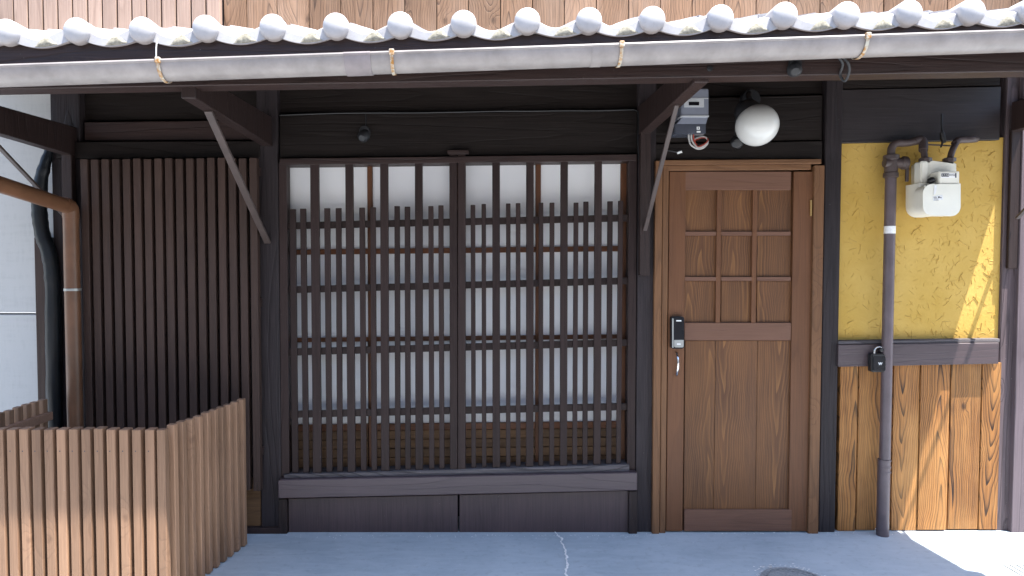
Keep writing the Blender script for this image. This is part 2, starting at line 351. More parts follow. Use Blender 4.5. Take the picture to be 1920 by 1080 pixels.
M['crack'] = plain('chalky_crack_filler', (0.88, 0.86, 0.82), 0.9, 0.1, mottle=0.2, scale=80)
M['house_plaster'] = plain('pale_house_plaster', (0.42, 0.40, 0.37), 0.85, 0.2, mottle=0.15, scale=2)
def mat_pane():
    b = NB('frosted_pane'); v, rnd = b.coords()
    n = b.noise(b.vscale(v, (1, 1, 0.7)), 2.2, 2.0, 0.5)
    c = b.mix(b.ramp(n, [(0.3, 0.0), (0.7, 1.0)]), (0.76, 0.755, 0.785), (0.90, 0.89, 0.895))  # soft tone variation, curtain-fold shading put into the pane colour
    return b.done(c, 0.4, 0.4)
M['pane'] = mat_pane()
def mat_render():
    b = NB('white_neighbour_render'); v, rnd = b.coords(0.0)
    n = b.noise(b.vscale(v, (6, 6, 60)), 1.0, 4.0, 0.6); n2 = b.noise(b.vscale(v, (70, 70, 8)), 1.0, 3.0, 0.6)
    h = b.math('ADD', n, n2)
    c = b.mix(b.ramp(h, [(0.6, 0.0), (1.3, 1.0)]), (0.41, 0.405, 0.40), (0.46, 0.455, 0.447))
    b.bump(h, 0.12, 0.002); return b.done(c, 0.8, 0.2)
M['render'] = mat_render()
M['violet'] = wood('lilac_grey_boards', (0.125, 0.096, 0.106), (0.07, 0.053, 0.06), 'Z', ring=0.5, fine=0.4, blotch=0.4, rough=0.6, bump=0.6)
M['knotpost'] = wood('weathered_corner_post', (0.125, 0.092, 0.098), (0.05, 0.037, 0.04), 'Z', ring=0.8, nring=14, fine=0.5, blotch=0.5, rough=0.6, bump=1.0, knots=0.4, specks=0.3)

# ------------------------------------------------------------------ the ground
def sheet(name, x0, x1, y0, y1, z, mat, parent=None):
    bm = bmesh.new(); v = [bm.verts.new(p) for p in ((x0,y0,z),(x1,y0,z),(x1,y1,z),(x0,y1,z))]; bm.faces.new(v)
    return mk(name, bm, mat, parent, origin=(0, 0, z))
road = sheet('ground', -60, 60, -60, 60, -0.012, M['asphalt']); road['kind'] = 'structure'; road['label'] = 'pale concrete lane in front of the house'
pave = sheet('pavement', -7, 9, -1.75, 0.6, 0.0, M['ground']); pave['kind'] = 'structure'; pave['label'] = 'blue grey concrete apron along the house front'
# unseen houses across the narrow lane, added to block the low sky
opp = mk('unseen_opposite_houses', boxw(-16, 16, -9.8, -7.0, 0.0, 4.2), M['house_plaster']); opp['kind'] = 'structure'; opp['label'] = 'unseen plastered house fronts across the narrow lane, added to block low sky'
mk('roof', hexa([(-16.3,-9.8,5.3),(16.3,-9.8,5.3),(16.3,-9.8,5.15),(-16.3,-9.8,5.15),(-16.3,-6.5,4.3),(16.3,-6.5,4.3),(16.3,-6.5,4.15),(-16.3,-6.5,4.15)]), M['tile'], opp)
def ribbon(name, px, wid, mat, parent, z=0.003):
    pts = [ground_at(*p) for p in px]; pts = smooth_path(pts, 5); bm = bmesh.new(); L = []
    for i, p in enumerate(pts):
        t = (pts[min(i+1, len(pts)-1)] - pts[max(i-1, 0)]).normalized(); n = Vector((t.y, -t.x, 0))
        wv = wid * random.uniform(0.35, 1.2); j = n * random.uniform(-wid, wid) * 0.5
        L.append((bm.verts.new((p.x + j.x + n.x*wv/2, p.y + j.y + n.y*wv/2, z)), bm.verts.new((p.x + j.x - n.x*wv/2, p.y + j.y - n.y*wv/2, z))))
    for (a, b), (c, d) in zip(L, L[1:]): bm.faces.new((a, b, d, c))
    return mk(name, bm, mat, parent)
ribbon('crack', [(1038,994),(1044,1003),(1052,1010),(1053,1020),(1060,1032),(1062,1046),(1064,1060),(1062,1074),(1063,1090),(1068,1110)], 0.012, M['crack'], pave).__setitem__('label', 'pale filled crack wandering across the concrete')

# ------------------------------------------------------------------ the house: posts, beams and boards
house = thing('townhouse', 'old dark timber townhouse with tiled eave, lattice window and brown wooden door', 'house', (0, 0, 0))
G = 0.0
mk('backing_wall', boxw(-2.35, 2.95, 0.22, 0.27, G, 2.6), M['black_v'], house)
def post(x0, x1, mat, Yf=0.0, Yb=0.12, top=2.5, label=None): return slab('post', x0, x1, None, None, Yf, Yb, mat, house, z0=G, z1=top, label=label, bev=0.004)
post(104, 158, M['black_v'], 0.0)
post(486, 524, M['black_v'], -0.012, label='black post beside the tall slatted screen')
post(1194, 1227, M['black_v'], -0.005, label='gnarled black post between lattice window and door')
post(1541, 1572, M['black_v'], -0.008, label='black post between door and yellow wall')
post(1875, 1905, M['knotpost'], 0.014, label='weathered purple brown corner post in the sun')

def board(name, x0, x1, yt, yb, Yf, mat, Yb=0.14, label=None, bev=0.003): return slab(name, x0, x1, yt, yb, Yf, Yb, mat, house, bev=bev, label=label)
board('wall_board', 158, 487, (120,116), (226,222), 0.05, M['black_h'])
board('wall_board', 158, 487, (229,225), (264,262), 0.015, M['dark_h'])
board('beam', 104, 487, (266,264), (297,295), -0.02, M['black_h'])
board('wall_board', 524, 1195, (110,100), (213,205), 0.045, M['black_h'])
board('beam', 524, 1195, (215,207), (296,288), 0.012, M['black_h'])
head = slab('lattice_head', 524, 1194, (297,289), (309,301), -0.022, 0.1, M['dark_h'], house)
board('wall_board', 1227, 1542, (110,105), (183,176), 0.035, M['black_h'])
board('beam', 1227, 1542, (185,178), (268,262), 0.01, M['black_h'])
board('beam', 1227, 1542, (270,264), (300,298), -0.002, M['black_h'])
board('wall_board', 1572, 1876, (100,95), (166,160), 0.008, M['black_h'])
board('beam', 1572, 1876, (168,162), (268,262), 0.002, M['skylit_h'], label='gnarled dark beam above the yellow wall')
board('wall_board', 158, 487, 297, 997, 0.06, M['black_v'])
slab('base_board', 457, 489, 900, 990, 0.0, 0.05, M['skirt'], house)
slab('base_sill', 440, 524, (990,990), None, -0.03, 0.05, M['dark_h'], house, z0=G)

# ------------------------------------------------------------------ sill, skirting under the lattice
slab('window_track', 532, 1180, (890,871), (900,886), -0.020, 0.14, M['weathered_h'], house, label='weathered grooved track under the lattice')
slab('sill_beam', 521, 1195, (900,886), (935,920), -0.050, 0.12, M['sill'], house, bev=0.004, label='broad purple grey sill beam under the lattice')
slab('skirting_panel', 541, 858.2, (935,928), None, -0.008, 0.05, M['panel'], house, z0=G, bev=0.002)
slab('skirting_panel', 861.4, 1178, (928,920), None, -0.008, 0.05, M['panel'], house, z0=G, bev=0.002)
slab('skirting_post', 522, 538, (936,936), None, -0.030, 0.05, M['dark_v'], house, z0=G)
slab('skirting_post', 1179, 1195, (921,921), None, -0.030, 0.05, M['dark_v'], house, z0=G)

# ------------------------------------------------------------------ lattice and the windows behind it
lat = slab('lattice', 843, 857.3, (289,289), (889,889), -0.012, 0.05, M['lattice'], house, label='timber lattice of tall bars and shorter slim bars')
def lat_bar(name, x0, x1, yt, yb, Yf, Yb): return slab(name, x0, x1, yt, yb, Yf, Yb, M['lattice'], lat, bev=0.0018, skew=random.uniform(-0.0035, 0.0035))
lat_bar('stile', 858.2, 872.5, 289, 888, -0.012, 0.05)
lat_bar('stile', 524.5, 539, 305, 898, -0.005, 0.06)
lat_bar('stile', 1178, 1193, 297, 884, -0.005, 0.06)
def top_small(x): return 392 - (x - 545) * 0.0245
def bot(x): return 890 - (x - 540) * 0.030 + 1
for x0, x1 in ((584,600),(649.5,664),(713,728),(777.7,792),(923.7,938),(987,1001),(1051,1064.5),(1114.5,1128)):
    lat_bar('tall_bar', x0, x1, 309 - (x0-540)*0.012, bot(x0), -0.006, 0.016)
for x0, x1 in ((545,556.5),(566,577),(610,621),(630,640.5),(675,685.5),(695,705.3),(739.5,749.7),(758.6,769),(804,813.6),(823.3,833),
               (883.6,892.3),(903.6,912),(949,957.4),(968,976.6),(1010.5,1019),(1031,1040),(1074.5,1083.3),(1093.6,1103),(1138,1148),(1157,1166)):
    lat_bar('slim_bar', x0, x1, top_small(x0) + random.uniform(-1, 1), bot(x0), 0.002, 0.016)
for yl, yr in ((417,402),(537,520),(654,636),(771,756)):
    hL = 13
    mid = lambda x: yl + (yr - yl) * (x - 537) / (1177 - 537)
    slab('rail', 537, 843, (mid(537), mid(843)), (mid(537)+hL, mid(843)+hL), 0.0165, 0.032, M['lattice_h'], lat, bev=0.0015)
    slab('rail', 872, 1178, (mid(872), mid(1178)), (mid(872)+hL, mid(1178)+hL), 0.0165, 0.032, M['lattice_h'], lat, bev=0.0015)

slab('cap_block', 839, 879, (281,281), (289,289), -0.018, 0.011, M['dark_h'], house)
win = mk('sliding_window', boxw(at(536,500,.1).x, at(1182,500,.1).x, 0.110, 0.120, zt(890,.1), zt(296,.1)), M['black_v'], house, label='red brown sliding windows with white frosted panes behind the lattice')
def wl(y0, x): return y0 - (x - 540) * 0.011
cols = ((538,690),(699,858),(866,1004),(1013.5,1163))
rows = ((311,468),(478,634),(642,797))
for x0, x1 in cols:
    for y0, y1 in rows:
        slab('pane', x0 + .3, x1 - .3, (wl(y0,x0), wl(y0,x1)), (wl(y1,x0), wl(y1,x1)), 0.092, 0.105, M['pane'], win, bev=0.0)
    for y0, y1 in ((301,311),(468,478),(634,642),(797,809)):
        slab('window_rail', x0, x1, (wl(y0,x0), wl(y0,x1)), (wl(y1,x0), wl(y1,x1)), 0.078, 0.108, M['red'], win, bev=0.002)
    for k in range(5):
        a, b_ = 809.6 + k * 17, 809.6 + k * 17 + 16
        slab('skirt_board', x0, x1, (wl(a,x0), wl(a,x1)), (wl(b_,x0), wl(b_,x1)), 0.083 + random.uniform(-.002,.002), 0.105, M['skirt'], win, bev=0.002)
for x0, x1 in ((690,699),(858,866),(1004,1013.5),(1163,1181)):
    slab('window_stile', x0, x1, wl(301,x0), wl(894,x0), 0.073, 0.108, M['red_v'], win, bev=0.002)

# ------------------------------------------------------------------ the door
for nm, x0, x1, Yf in (('casing',1226,1239.5,-0.030),('casing',1240,1251,-0.020),('casing',1521.5,1540.5,-0.028)):
    slab(nm, x0, x1, 301 if x0 < 1230 else 309.6, None, Yf, 0.08, M['casing'], house, z0=G, label='orange brown wooden door casing')
slab('casing_head', 1239.8, 1540.5, (300,298), (309,307), -0.029, 0.08, M['casing_h'], house)
slab('casing_head', 1251.3, 1521.2, (309.5,307.5), (320,318), -0.019, 0.08, M['casing_h'], house)
door = slab('door', 1253, 1519, 323, 994, 0.012, 0.035, M['door_p'], house, bev=0, label='brown cedar door with nine small panels over one tall panel')
def dp(name, x0, x1, y0, y1, Yf, mat, Yb=0.0115, bev=0.002): return slab(name, x0, x1, y0, y1, Yf, Yb, mat, door, bev=bev)
dp('stile', 1252.2, 1283, 321.5, 996, -0.012, M['door']); dp('stile', 1483.5, 1519.6, 321.5, 996, -0.012, M['door'])
dp('rail', 1283.3, 1483.2, 321.5, 356, -0.0115, M['door_h']); dp('rail', 1283.3, 1483.2, 605, 638.5, -0.0115, M['door_h']); dp('rail', 1283.3, 1484.5, 955.5, 996, -0.0125, M['door_h'])
xs = ((1283.4,1343),(1352,1410),(1419,1483)); ys = ((356.2,434),(442,519),(527,604.8))
for x0, x1 in ((1343.2,1351.8),(1410.2,1418.8)): dp('muntin', x0, x1, 356.2, 604.8, -0.010, M['door'], bev=0.001)
for x0, x1 in xs:
    for y0, y1 in ((434.2,441.8),(519.2,526.8)): dp('muntin', x0 + .2, x1 - .2, y0, y1, -0.009, M['door_h'], bev=0.001)
    for y0, y1 in ys: dp('panel', x0 + .5, x1 - .5, y0 + .5, y1 - .5, 0.004, M['door_p'], bev=0)
for x0, x1 in ((1283.6,1339.6),(1340.2,1418),(1418.6,1482.6)): dp('panel', x0, x1, 638.8, 955.2, 0.000, M['door_p'], bev=0.001)
# digital lock, handle, hinges
def lockpiece(): return prism('door_lock', rrect(1258.5, 593.5, 1283, 654, 4), -0.040, -0.012, M['lock_black'], door, bev=0.004, label='black and grey keypad door lock')
lockpiece()
prism('lock_side_strip', rrect(1260.5, 597, 1263, 652, 0.8, 2), -0.0415, -0.0395, M['lock_grey'], door, bev=0)
prism('lock_keypad', rrect(1264, 637.5, 1282, 651.5, 3, 4, (0,0,1,1)), -0.0425, -0.0395, M['lock_grey'], door, bev=0.0008)
prism('lock_mark', rrect(1268, 600.3, 1277.5, 602.6, 0.3, 2), -0.0412, -0.0398, M['white'], door, bev=0)
prism('lock_mark', rrect(1269, 644, 1276.5, 646.3, 0.8, 2), -0.0433, -0.0422, M['white'], door, bev=0)
hp = [at(1268.5,661,-.014), at(1269,664,-.026), at(1271,672,-.040), at(1271.5,683,-.044), at(1270.5,694,-.038), at(1269,702,-.026), at(1268.5,705,-.013)]
tube('door_handle', smooth_path(hp, 4), [0.006]*4 + [0.0055]*16 + [0.006]*5, M['chrome'], door, 8, label='small chrome pull handle')
for y0, y1 in ((375,405),(912,944)):
    tube('hinge', [at(1520.6,y0,-.016), at(1520.6,y1,-.016)], 0.006, M['brass'], door, 8)

# ------------------------------------------------------------------ yellow plaster bay with cedar boards below
pl = slab('plaster_wall', 1571, 1877, (262,258), (640,636), 0.030, 0.1, M['plaster'], house, bev=0, label='ochre yellow plaster wall panel flecked with straw')
bm = bmesh.new(); rs = random.Random(5)
for i in range(800):
    c = at(rs.uniform(1578,1872), rs.uniform(274,634), 0.030)
    big = rs.random() < 0.25
    L = rs.uniform(0.014, 0.055) if big else rs.uniform(0.006, 0.035); wd = rs.uniform(0.0018, 0.0042) if big else rs.uniform(0.0008, 0.0018)
    a = rs.uniform(0, math.pi); t = Vector((math.cos(a), 0, math.sin(a))); n = Vector((-math.sin(a), 0, math.cos(a)))
    bend = n * rs.uniform(-0.1, 0.1) * L; lift = rs.uniform(0.001, 0.0035) if big else 0.0012; tilt = rs.uniform(-0.5, 0.5)
    rows_ = []
    for s in (-1, 0, 1):
        p = c + t * (s * L / 2) + bend * (1 - s * s); y = -0.0004
        ridge = Vector((p.x, c.y - lift * (1 + 0.6 * s * tilt), p.z))
        rows_.append([bm.verts.new(p + n * wd/2 + Vector((0, 0.0006, 0))), bm.verts.new(ridge), bm.verts.new(p - n * wd/2 + Vector((0, 0.0006, 0)))])
    for r0, r1 in zip(rows_, rows_[1:]):
        for k in (0, 1): bm.faces.new((r0[k], r0[k+1], r1[k+1], r1[k]))
    bm.faces.new(rows_[0]); bm.faces.new(rows_[-1][::-1])
st = mk('straw_flecks', bm, M['straw'], pl); st['kind'] = 'stuff'
slab('wainscot_ledge', 1572, 1875, (639,635), (646,642), -0.012, 0.1, M['weathered_h'], house)
slab('wainscot_rail', 1572, 1873, (646.5,642.5), (688,682), -0.022, 0.1, M['sill'], house, label='purple grey rail between yellow wall and cedar boards')
wains = mk('wainscot', boxw(at(1570,800,.03).x, at(1878,800,.03).x, 0.045, 0.1, G, zt(660,.03)), M['black_v'], house, label='scorched orange cedar boards below the yellow wall')
px = [1572.5,1607.5,1672.5,1723,1779.5,1838,1875]
for a, b_ in zip(px, px[1:]):
    d = random.uniform(-0.006, 0.004)
    slab('plank', a + 0.9, b_ - 1.1, 680, None, 0.008 + d, 0.044, M['cedar'], wains, z0=G + random.uniform(0, 0.01), bev=0.002)

# ------------------------------------------------------------------ roof: purlin, brackets, deck, tiles
def ze(x): return 2.271 + 0.0210 * (x + 1.756)            # height of the roundels' centres
SL = 0.290; XL, XR = -2.62, 2.92
def purl(x): return 2.084 + 0.0172 * (x + 1.86)
def hexline(name, x0, x1, y0, y1, zb, zt_, mat, parent, bev=0.003, label=None):
    return mk(name, hexa([(x0,y0,zt_(x0,y0)),(x1,y0,zt_(x1,y0)),(x1,y0,zb(x1,y0)),(x0,y0,zb(x0,y0)),
                          (x0,y1,zt_(x0,y1)),(x1,y1,zt_(x1,y1)),(x1,y1,zb(x1,y1)),(x0,y1,zb(x0,y1))], bev), mat, parent, label=label)
hexline('purlin', XL, XR-.02, -0.95, -0.865, lambda x,y: purl(x), lambda x,y: purl(x) + 0.125, M['dark_h'], house, label='long dark purlin under the eave')
roof = hexline('roof', XL, XR-.03, -0.985, 0.0, lambda x,y: ze(x) - 0.078 + SL*(y+1.0), lambda x,y: ze(x) - 0.050 + SL*(y+1.0), M['dark_h'], house, bev=0, label='tiled eave of silver grey pantiles')
hexline('fascia', XL, XR-.02, -1.005, -0.985, lambda x,y: ze(x) - 0.128, lambda x,y: ze(x) - 0.040, M['dark_h'], house)
for i in range(12):
    x = XL + 0.15 + i * 0.48
    hexline('rafter', x - .022, x + .022, -0.98, 0.02, lambda X,y: ze(X) - 0.136 + SL*(y+1.0), lambda X,y: ze(X) - 0.079 + SL*(y+1.0), M['dark_v'], house, bev=0)
P_ = 0.2355
def tile_mesh(eave, L=0.30):
    bm = bmesh.new(); N = 18; th = 0.014
    def zp(u):
        q = u ** 0.86
        return 0.042 * (0.5 + 0.5 * math.cos(2 * math.pi * q)) - 0.016 + 0.006 * max(0, u - 0.8)
    us = [i / N for i in range(N + 1)]
    def line(y, dz): return [bm.verts.new((u * P_, y, zp(u) + dz + SL * y)) for u in us]
    t0, t1, b0, b1 = line(0, 0), line(L, 0), line(0, -th), line(L, -th)
    for i in range(N):
        bm.faces.new((t0[i], t0[i+1], t1[i+1], t1[i])); bm.faces.new((b0[i], b1[i], b1[i+1], b0[i+1]))
        bm.faces.new((t1[i], t1[i+1], b1[i+1], b1[i]))
        if not eave: bm.faces.new((t0[i], b0[i], b0[i+1], t0[i+1]))
    bm.faces.new((t0[0], t1[0], b1[0], b0[0])); bm.faces.new((t0[N], b0[N], b1[N], t1[N]))
    if eave:
        yf = -0.016
        def zb(u): return -0.024 - 0.030 * math.sin(math.pi * min(1, max(0, u)))**0.9
        f0 = [bm.verts.new((u * P_, yf, zp(u) - 0.003 - 0.006)) for u in us]
        f1 = [bm.verts.new((u * P_, yf, zb(u))) for u in us]
        g1 = [bm.verts.new((u * P_, 0.006, zb(u))) for u in us]
        for i in range(N):
            bm.faces.new((t0[i], f0[i], f0[i+1], t0[i+1])); bm.faces.new((f0[i], f1[i], f1[i+1], f0[i+1]))
            bm.faces.new((f1[i], g1[i], g1[i+1], f1[i+1])); bm.faces.new((g1[i], b0[i], b0[i+1], g1[i+1]))
        # roundel
        n = 22; r = 0.0475; zc = 0.0
        prof = [(r*0.98, 0.05), (r, 0.0), (r, -0.026), (r*.97, -0.031), (r*.86, -0.036), (r*.62, -0.041), (r*.3, -0.044), (0, -0.045)]
        rings = []
        for rr, h in prof:
            if rr == 0: rings.append([bm.verts.new((0, h, zc))]); continue
            rings.append([bm.verts.new((rr*math.cos(2*math.pi*k/n), h, zc + rr*math.sin(2*math.pi*k/n))) for k in range(n)])
        for r0, r1 in zip(rings, rings[1:]):
            for k in range(n):
                if len(r1) == 1: bm.faces.new((r0[k], r1[0], r0[(k+1) % n]))
                else: bm.faces.new((r0[k], r1[k], r1[(k+1) % n], r0[(k+1) % n]))
        # mortar patch on the lip, a low mound
        cu = 0.60; cz = zb(cu) + 0.004; top = zp(cu) - 0.012
        rim = []
        for k in range(9):
            a = k / 8; x = (cu - 0.18 + 0.36 * a) * P_
            rim.append((x, zb(cu - 0.18 + 0.36*a) + 0.0025))
        up = [(cu*P_ + 0.030, cz + 0.014), (cu*P_ + 0.015, cz + 0.029), (cu*P_, cz + 0.036), (cu*P_ - 0.015, cz + 0.029), (cu*P_ - 0.030, cz + 0.014)]
        outl = [bm.verts.new((x, yf - 0.0006, z)) for x, z in rim + up]
        inn = [bm.verts.new((cu*P_ + (x - cu*P_)*0.6, yf - 0.004, cz + 0.010 + (z - cz - 0.010)*0.6)) for x, z in rim + up]
        nn = len(outl)
        for k in range(nn):
            f = bm.faces.new((outl[k], outl[(k+1) % nn], inn[(k+1) % nn], inn[k])); f.material_index = 1
        f = bm.faces.new(inn); f.material_index = 1
    return bm
tpx = [32,161,281,397,520,636,754,870,987,1100,1216,1341,1458,1572,1686,1801,1911]
tx = [(p - PX) / F * 2.5 for p in tpx]
while tx[0] - P_ > XL: tx.insert(0, tx[0] - P_)
while tx[-1] + 2 * P_ < XR + 0.02: tx.append(tx[-1] + P_)
base_e = base_r = None
for i, x in enumerate(tx):
    pos = Vector((x, -1.0, ze(x) + random.uniform(-.003, .003)))
    if base_e is None: base_e = mk('eave_tile', tile_mesh(True), [M['tile'], M['mortar_y']], roof, origin=(0,0,0), smooth=True); place(base_e, roof, pos); o = base_e
    else: o = dup(base_e, roof, pos)
    o.rotation_euler = (random.uniform(-.012,.012), random.uniform(-.015,.015), random.uniform(-.01,.01))
    for k in range(1, 5):
        pos = Vector((x + random.uniform(-.004,.004), -1.0 + 0.215 * k, ze(x) + 0.215 * k * SL + 0.008))
        if base_r is None: base_r = mk('roof_tile', tile_mesh(False, 0.25), M['tile'], roof, origin=(0,0,0), smooth=True); place(base_r, roof, pos); o = base_r
        else: o = dup(base_r, roof, pos)
        o.rotation_euler = (random.uniform(-.01,.01), random.uniform(-.01,.01), 0)

def bracket(X, zb, yb, zend, flat=False, back=None, hgt=0.12, front=-0.93, proud=-0.05, seat=-0.012):
    arm = mk('bracket', hexa([(X-.028,front,zb+hgt),(X+.028,front,zb+hgt),(X+.028,front,zb+.02),(X-.028,front,zb+.02),
                              (X-.028,0.0,zb+hgt+.03),(X+.028,0.0,zb+hgt+.03),(X+.028,0.0,zb),(X-.028,0.0,zb)], 0.003), M['dark_v'], house, label='timber bracket arm carrying the eave')
    a, b_ = Vector((X, yb, zb + 0.015)), Vector((X, -0.022, zend))
    d = (b_ - a).normalized(); n = Vector((1,0,0)); m = d.cross(n).normalized()
    w_, t_ = (0.016, 0.007) if flat else (0.010, 0.006)
    mk('brace', hexa([a-n*w_+m*t_, a+n*w_+m*t_, a+n*w_-m*t_, a-n*w_-m*t_, b_-n*w_+m*t_, b_+n*w_+m*t_, b_+n*w_-m*t_, b_-n*w_-m*t_], 0.0015), M['iron'], arm, label='slanting iron brace under the bracket')
    if back:
        mk('back_piece', boxw(X-.026, X+.026, proud, seat, back, zb + 0.01, 0.003), M['dark_v'], arm)
bracket(-2.156, 1.985, -0.62, 1.64, back=1.66)
bracket(-1.134, 2.035, -0.75, 1.535, flat=True)
bracket(0.825, 2.095, -0.60, 1.577, back=1.365)
bracket(2.765, 2.115, -0.60, 1.66, back=1.40, proud=-0.006, seat=0.013)

# ------------------------------------------------------------------ upper storey wall
up = mk('upper_wall', boxw(-2.62, 3.9, 0.03, 0.2, 2.55, 4.6), M['black_v'], house, label='sunlit cedar board wall of the upper storey')
def upx(px_): return (px_ - PX) / F * 3.49
xpl = [424,467,523]
while xpl[-1] < 2300: xpl.append(xpl[-1] + 59.3)
for a, b_ in zip(xpl, xpl[1:]):
    d = random.uniform(-.002, .002)
    mk('plank', boxw(upx(a)+.002, upx(b_)-.002, 0.004+d, 0.03, 2.5, 4.6, 0.0015), M['upper'], up)
usc = mk('upper_screen', boxw(-2.62, upx(424)-.004, 0.0, 0.03, 2.5, 4.6), M['black_v'], house, label='pale slatted screen on the upper storey at the left')
xs_ = 424 - 27.2
while upx(xs_) > -2.58:
    mk('slat', boxw(upx(xs_)+.004, upx(xs_+27.2)-.005, -0.035+random.uniform(-.002,.002), -0.002, 2.5, 4.6, 0.0015), M['upper_slat'], usc)
    xs_ -= 27.2

# ------------------------------------------------------------------ tall slatted screen on the wall
scr = thing('slatted_screen', 'tall shade-darkened brown slatted screen fixed to the wall left of the lattice', 'screen', (-1.65, -0.05, 0.24))
xt = [150 + 19.83 * i for i in range(17)]
for i, x in enumerate(xt):
    X0 = at(x, 297, -0.085).x
    slab_z0, slab_z1 = zt(920 + random.uniform(-1,1), -0.085), zt(298 - i*0.15 + random.uniform(-1,1), -0.085)
    mk('slat', hexa([(X0,-.085,slab_z1),(X0+.0365,-.085,slab_z1),(X0+.0365,-.085,slab_z0),(X0,-.085,slab_z0),
                     (X0,-.045,slab_z1),(X0+.0365,-.045,slab_z1),(X0+.0365,-.045,slab_z0),(X0,-.045,slab_z0)], 0.002), M['screen'], scr)
for z in (0.42, 1.2, 1.88):
    mk('batten', boxw(at(150,300,-.085).x, at(480,300,-.085).x, -0.044, 0.0, z, z + 0.045, 0.002), M['dark_h'], scr)

# ------------------------------------------------------------------ low slatted enclosure in front of it
fen = thing('slatted_fence', 'low brown slatted enclosure standing at the bottom left', 'fence', (-1.77, -0.5, 0))
YF = -0.79; ZT = 0.746
fx = [977,889,802,716,631,546,462,378,294,210,126,42,-42,-126,-210,-294,-378,-450]
for zx in fx:
    X0 = at(zx / 3.6, 806, YF).x; w_ = 0.0355; t_ = 0.044; zz = ZT + random.uniform(-.003,.003); ln = random.uniform(-.002,.002)
    mk('slat', hexa([(X0,YF,zz),(X0+w_,YF,zz),(X0+w_+ln,YF,0.004),(X0+ln,YF,0.004),(X0,YF+t_,zz),(X0+w_,YF+t_,zz),(X0+w_+ln,YF+t_,0.004),(X0+ln,YF+t_,0.004)], 0.0022), M['fence'], fen)
def side_slats(xa, xb, n, out):
    for i in range(n):
        f = i / (n - 1); y = YF + 0.002 + f * (-0.20 - YF); x = xa + (xb - xa) * f; zz = ZT + random.uniform(-.003,.003)
        mk('slat', boxw(x - (0.034 if i == 0 else 0.032) if out > 0 else x, x if out > 0 else x + 0.030, y, y + 0.034 + random.uniform(-.002,.002), 0.004, zz, 0.0022), M['fence'], fen)
side_slats(-1.315, -1.208, 11, 1)
side_slats(-2.235, -2.235, 11, -1)
for z in (0.12, 0.64):
    mk('rail', boxw(-2.20, -1.352, YF + 0.045, YF + 0.072, z, z + 0.04, 0.002), M['fence_h'], fen)
    mk('rail', hexa([(-1.366,YF+.075,z+.04),(-1.340,YF+.075,z+.04),(-1.340,YF+.075,z),(-1.366,YF+.075,z),(-1.268,-.160,z+.04),(-1.242,-.160,z+.04),(-1.242,-.160,z),(-1.268,-.160,z)], 0.002), M['fence_h'], fen)
    mk('rail', boxw(-2.204, -2.178, YF + 0.06, -0.165, z, z + 0.04, 0.002), M['fence_h'], fen)
bm = bmesh.new()
for zx in fx:
    c = at(zx/3.6 + 7, 846, YF - 0.0006)
    bmesh.ops.create_circle(bm, cap_ends=True, radius=0.0028, segments=8, matrix=Matrix.Translation(c) @ Matrix.Rotation(R(90), 4, 'X'))
sh = mk('screw_heads', bm, M['ink'], fen); sh['kind'] = 'stuff'

# ------------------------------------------------------------------ rain gutter
def gz(x): return 2.125 + 0.0342 * (x + 1.75)
gut = thing('rain_gutter', 'long grey half round rain gutter hanging under the eave tiles', 'gutter', (0, -1.05, gz(0)))
def trough(x0, x1, ry, rz, th, n=14, yc=-1.05, dz=0.0, bead=True):
    bm = bmesh.new(); out, inn = [], []
    for x in (x0, x1):
        o_, i_ = [], []
        for k in range(n + 1):
            a = math.pi * k / n
            o_.append(bm.verts.new((x, yc - ry*math.cos(a), gz(x) + dz - rz*math.sin(a))))
            i_.append(bm.verts.new((x, yc - (ry-th)*math.cos(a), gz(x) + dz - (rz-th)*math.sin(a))))
        out.append(o_); inn.append(i_)
    for k in range(n):
        bm.faces.new((out[0][k], out[1][k], out[1][k+1], out[0][k+1])); bm.faces.new((inn[0][k], inn[0][k+1], inn[1][k+1], inn[1][k]))
        for e in (0, 1): bm.faces.new((out[e][k], out[e][k+1], inn[e][k+1], inn[e][k]))
    for k in (0, n): bm.faces.new((out[0][k], inn[0][k], inn[1][k], out[1][k]))
    if bead: bm_tube(bm, [(x0, yc - ry + .003, gz(x0) + dz), (x1, yc - ry + .003, gz(x1) + dz)], 0.0068, 8)
    return bm
mk('trough', trough(-2.6, 2.93, 0.056, 0.058, 0.003), M['gutter'], gut, smooth=True)
def gx(px_): return (px_ - PX) / F * 2.40
mk('joint_sleeve', trough(gx(648), gx(697), 0.0595, 0.0615, 0.0032), M['gutter_sleeve'], gut, smooth=True, label='dull grey joint sleeve on the gutter')
mk('joint_sleeve', trough(gx(1108), gx(1128), 0.0572, 0.0592, 0.001, bead=False), M['gutter'], gut, smooth=True)
def mat_strap():
    b = NB('rusty_gutter_strap'); v, rnd = b.coords()
    n = b.noise(v, 45.0, 3.0, 0.6)
    return b.done(b.mix(b.ramp(n, [(0.42, 0.0), (0.6, 1.0)]), (0.50, 0.47, 0.40), (0.36, 0.17, 0.04)), 0.6, 0.4, 0.2)
M['strap'] = mat_strap()
